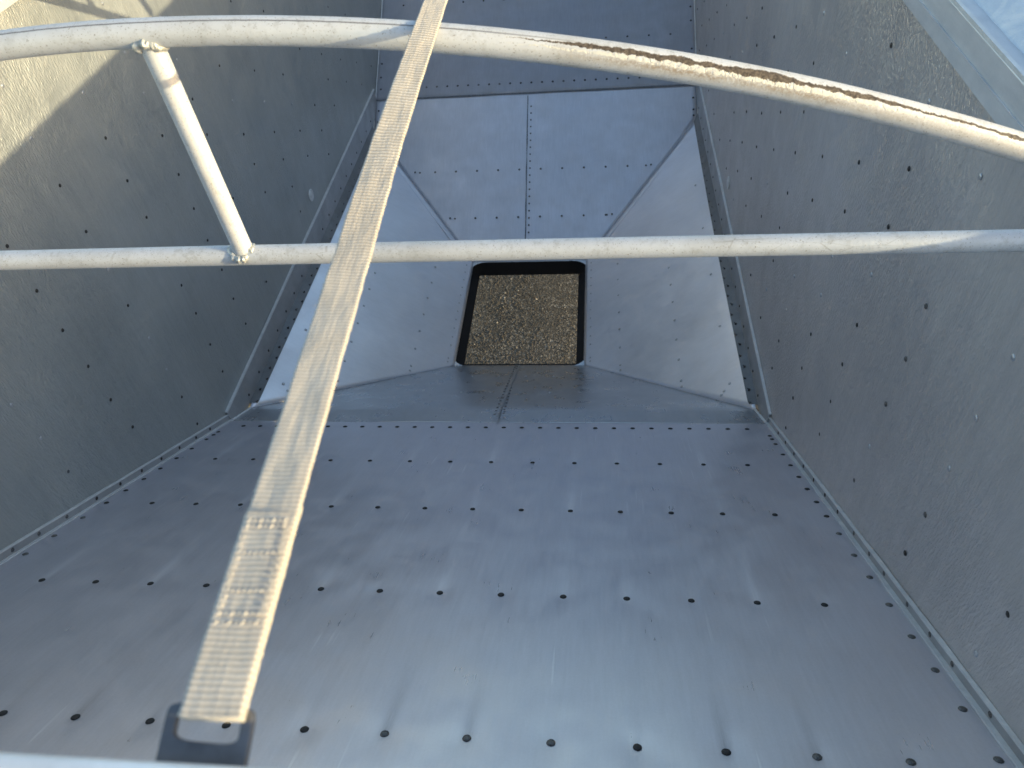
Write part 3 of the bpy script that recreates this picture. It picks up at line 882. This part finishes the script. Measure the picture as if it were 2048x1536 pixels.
for t in range(2):
    s_ = .058+t*.021
    for k in range(6):
        x = -.008+.003*k; stitch(sp(s_+.0005*random.random(), x), sp(s_+.0025, x+.0012, .0035), .0003)
o = mesh_obj('stitching', stv, stf, M_strap, strap, attr={'weave': [1.0]*len(stv)})
bm = bmesh.new(); bm.from_mesh(o.data); bmesh.ops.recalc_face_normals(bm, faces=bm.faces[:]); bm.to_mesh(o.data); bm.free()
# loose fibres at the edges
stv, stf = [], []
for k in range(46):
    s_ = random.uniform(.08, 1.1); sd_ = random.choice([-1, 1, 1]); A = sp(s_, sd_*SW*.495, random.uniform(0, .001))
    B = A+Vector((sd_*random.uniform(.0006, .0028), random.uniform(-.002, .002), random.uniform(-.0005, .0015)))
    stitch(A, B, .00016)
o = mesh_obj('loose_fibres', stv, stf, M_strap, strap, attr={'weave': [1.0]*len(stv)}); tag(o, kind='stuff')

# ------------------------------------------------------------------ strap hook
hook = empty('strap_hook', (.295, .10, -.347))
tag(hook, 'grey flat metal loop plate on the trailer end cap that holds the webbing strap', 'hook')
def plate():
    # plate lies in the (x, y) plane, slot near its outer edge; drawn as outer outline + slot, bridged
    out = []; w, h = .0208, .0310
    N_ = 48
    slot = []
    for i in range(N_):
        a = 2*math.pi*i/N_
        c, s = math.cos(a), math.sin(a)
        # superellipse outer
        e = .22
        ox_ = w*math.copysign(abs(c)**e, c); oy_ = h/2*math.copysign(abs(s)**e, s)
        out.append((ox_, oy_))
        e2 = .55 if s < 0 else .22
        slot.append((.0152*math.copysign(abs(c)**e2, c), 
                     .0055+.0052*math.copysign(abs(s)**e2, s)))
    vs, fs = [], []
    for z in (.0017, -.0017):
        vs += [(x, y, z) for x, y in out]; vs += [(x, y, z) for x, y in slot]
    for i in range(N_):
        j = (i+1) % N_
        fs += [(i, j, N_+j, N_+i), (2*N_+j, 2*N_+i, 3*N_+i, 3*N_+j), (j, i, 2*N_+i, 2*N_+j), (N_+i, N_+j, 3*N_+j, 3*N_+i)]
    return vs, fs
vs, fs = plate()
PC = Vector((.3045, .1035, -.3365)); ax = Vector((1, -.03, 0)).normalized(); ay = Vector((.03, .93, .36)).normalized(); az_ = ax.cross(ay).normalized()
vs = [PC+ax*x+ay*y+az_*z for x, y, z in vs]
o = mesh_obj('loop_plate', vs, fs, M_hook, hook, smooth=False)
md = o.modifiers.new('bevel', 'BEVEL'); md.width = .0006; md.segments = 2; md.limit_method = 'ANGLE'
extrude_profile('mount_tab', [(0, 0), (.003, 0), (.003, -.022), (0, -.022)], lambda t, a, b: PC+ax*t+Vector((0, -.0150+a, -.0045+b)), [-.021, 0, .021], M_hook, hook, bev=.0005)

# ------------------------------------------------------------------ rolled tarp outside the right rail
vs, fs = [], []; nY, nA = 360, 48
for i in range(nY+1):
    y = -.3+(YT+.3)*i/nY
    for j in range(nA):
        th = 2*math.pi*j/nA
        r = .066+.0045*fbm(y*2.2, math.cos(th)*1.5, math.sin(th)*1.5)+.0018*fbm(y*14, th*3, 1)
        vs.append((1.288+r*math.cos(th), y, -.654+r*math.sin(th)))
for i in range(nY):
    for j in range(nA):
        j2 = (j+1) % nA; fs.append((i*nA+j, i*nA+j2, (i+1)*nA+j2, (i+1)*nA+j))
fs.append(tuple(range(nA))); fs.append(tuple(nY*nA+j for j in range(nA))[::-1])
o = mesh_obj('rolled_tarp', vs, fs, M_tarp)
bm = bmesh.new(); bm.from_mesh(o.data); bmesh.ops.recalc_face_normals(bm, faces=bm.faces[:]); bm.to_mesh(o.data); bm.free()
tag(o, 'dusty pale blue tarp rolled up along the outside of the right wall rail', 'tarp')
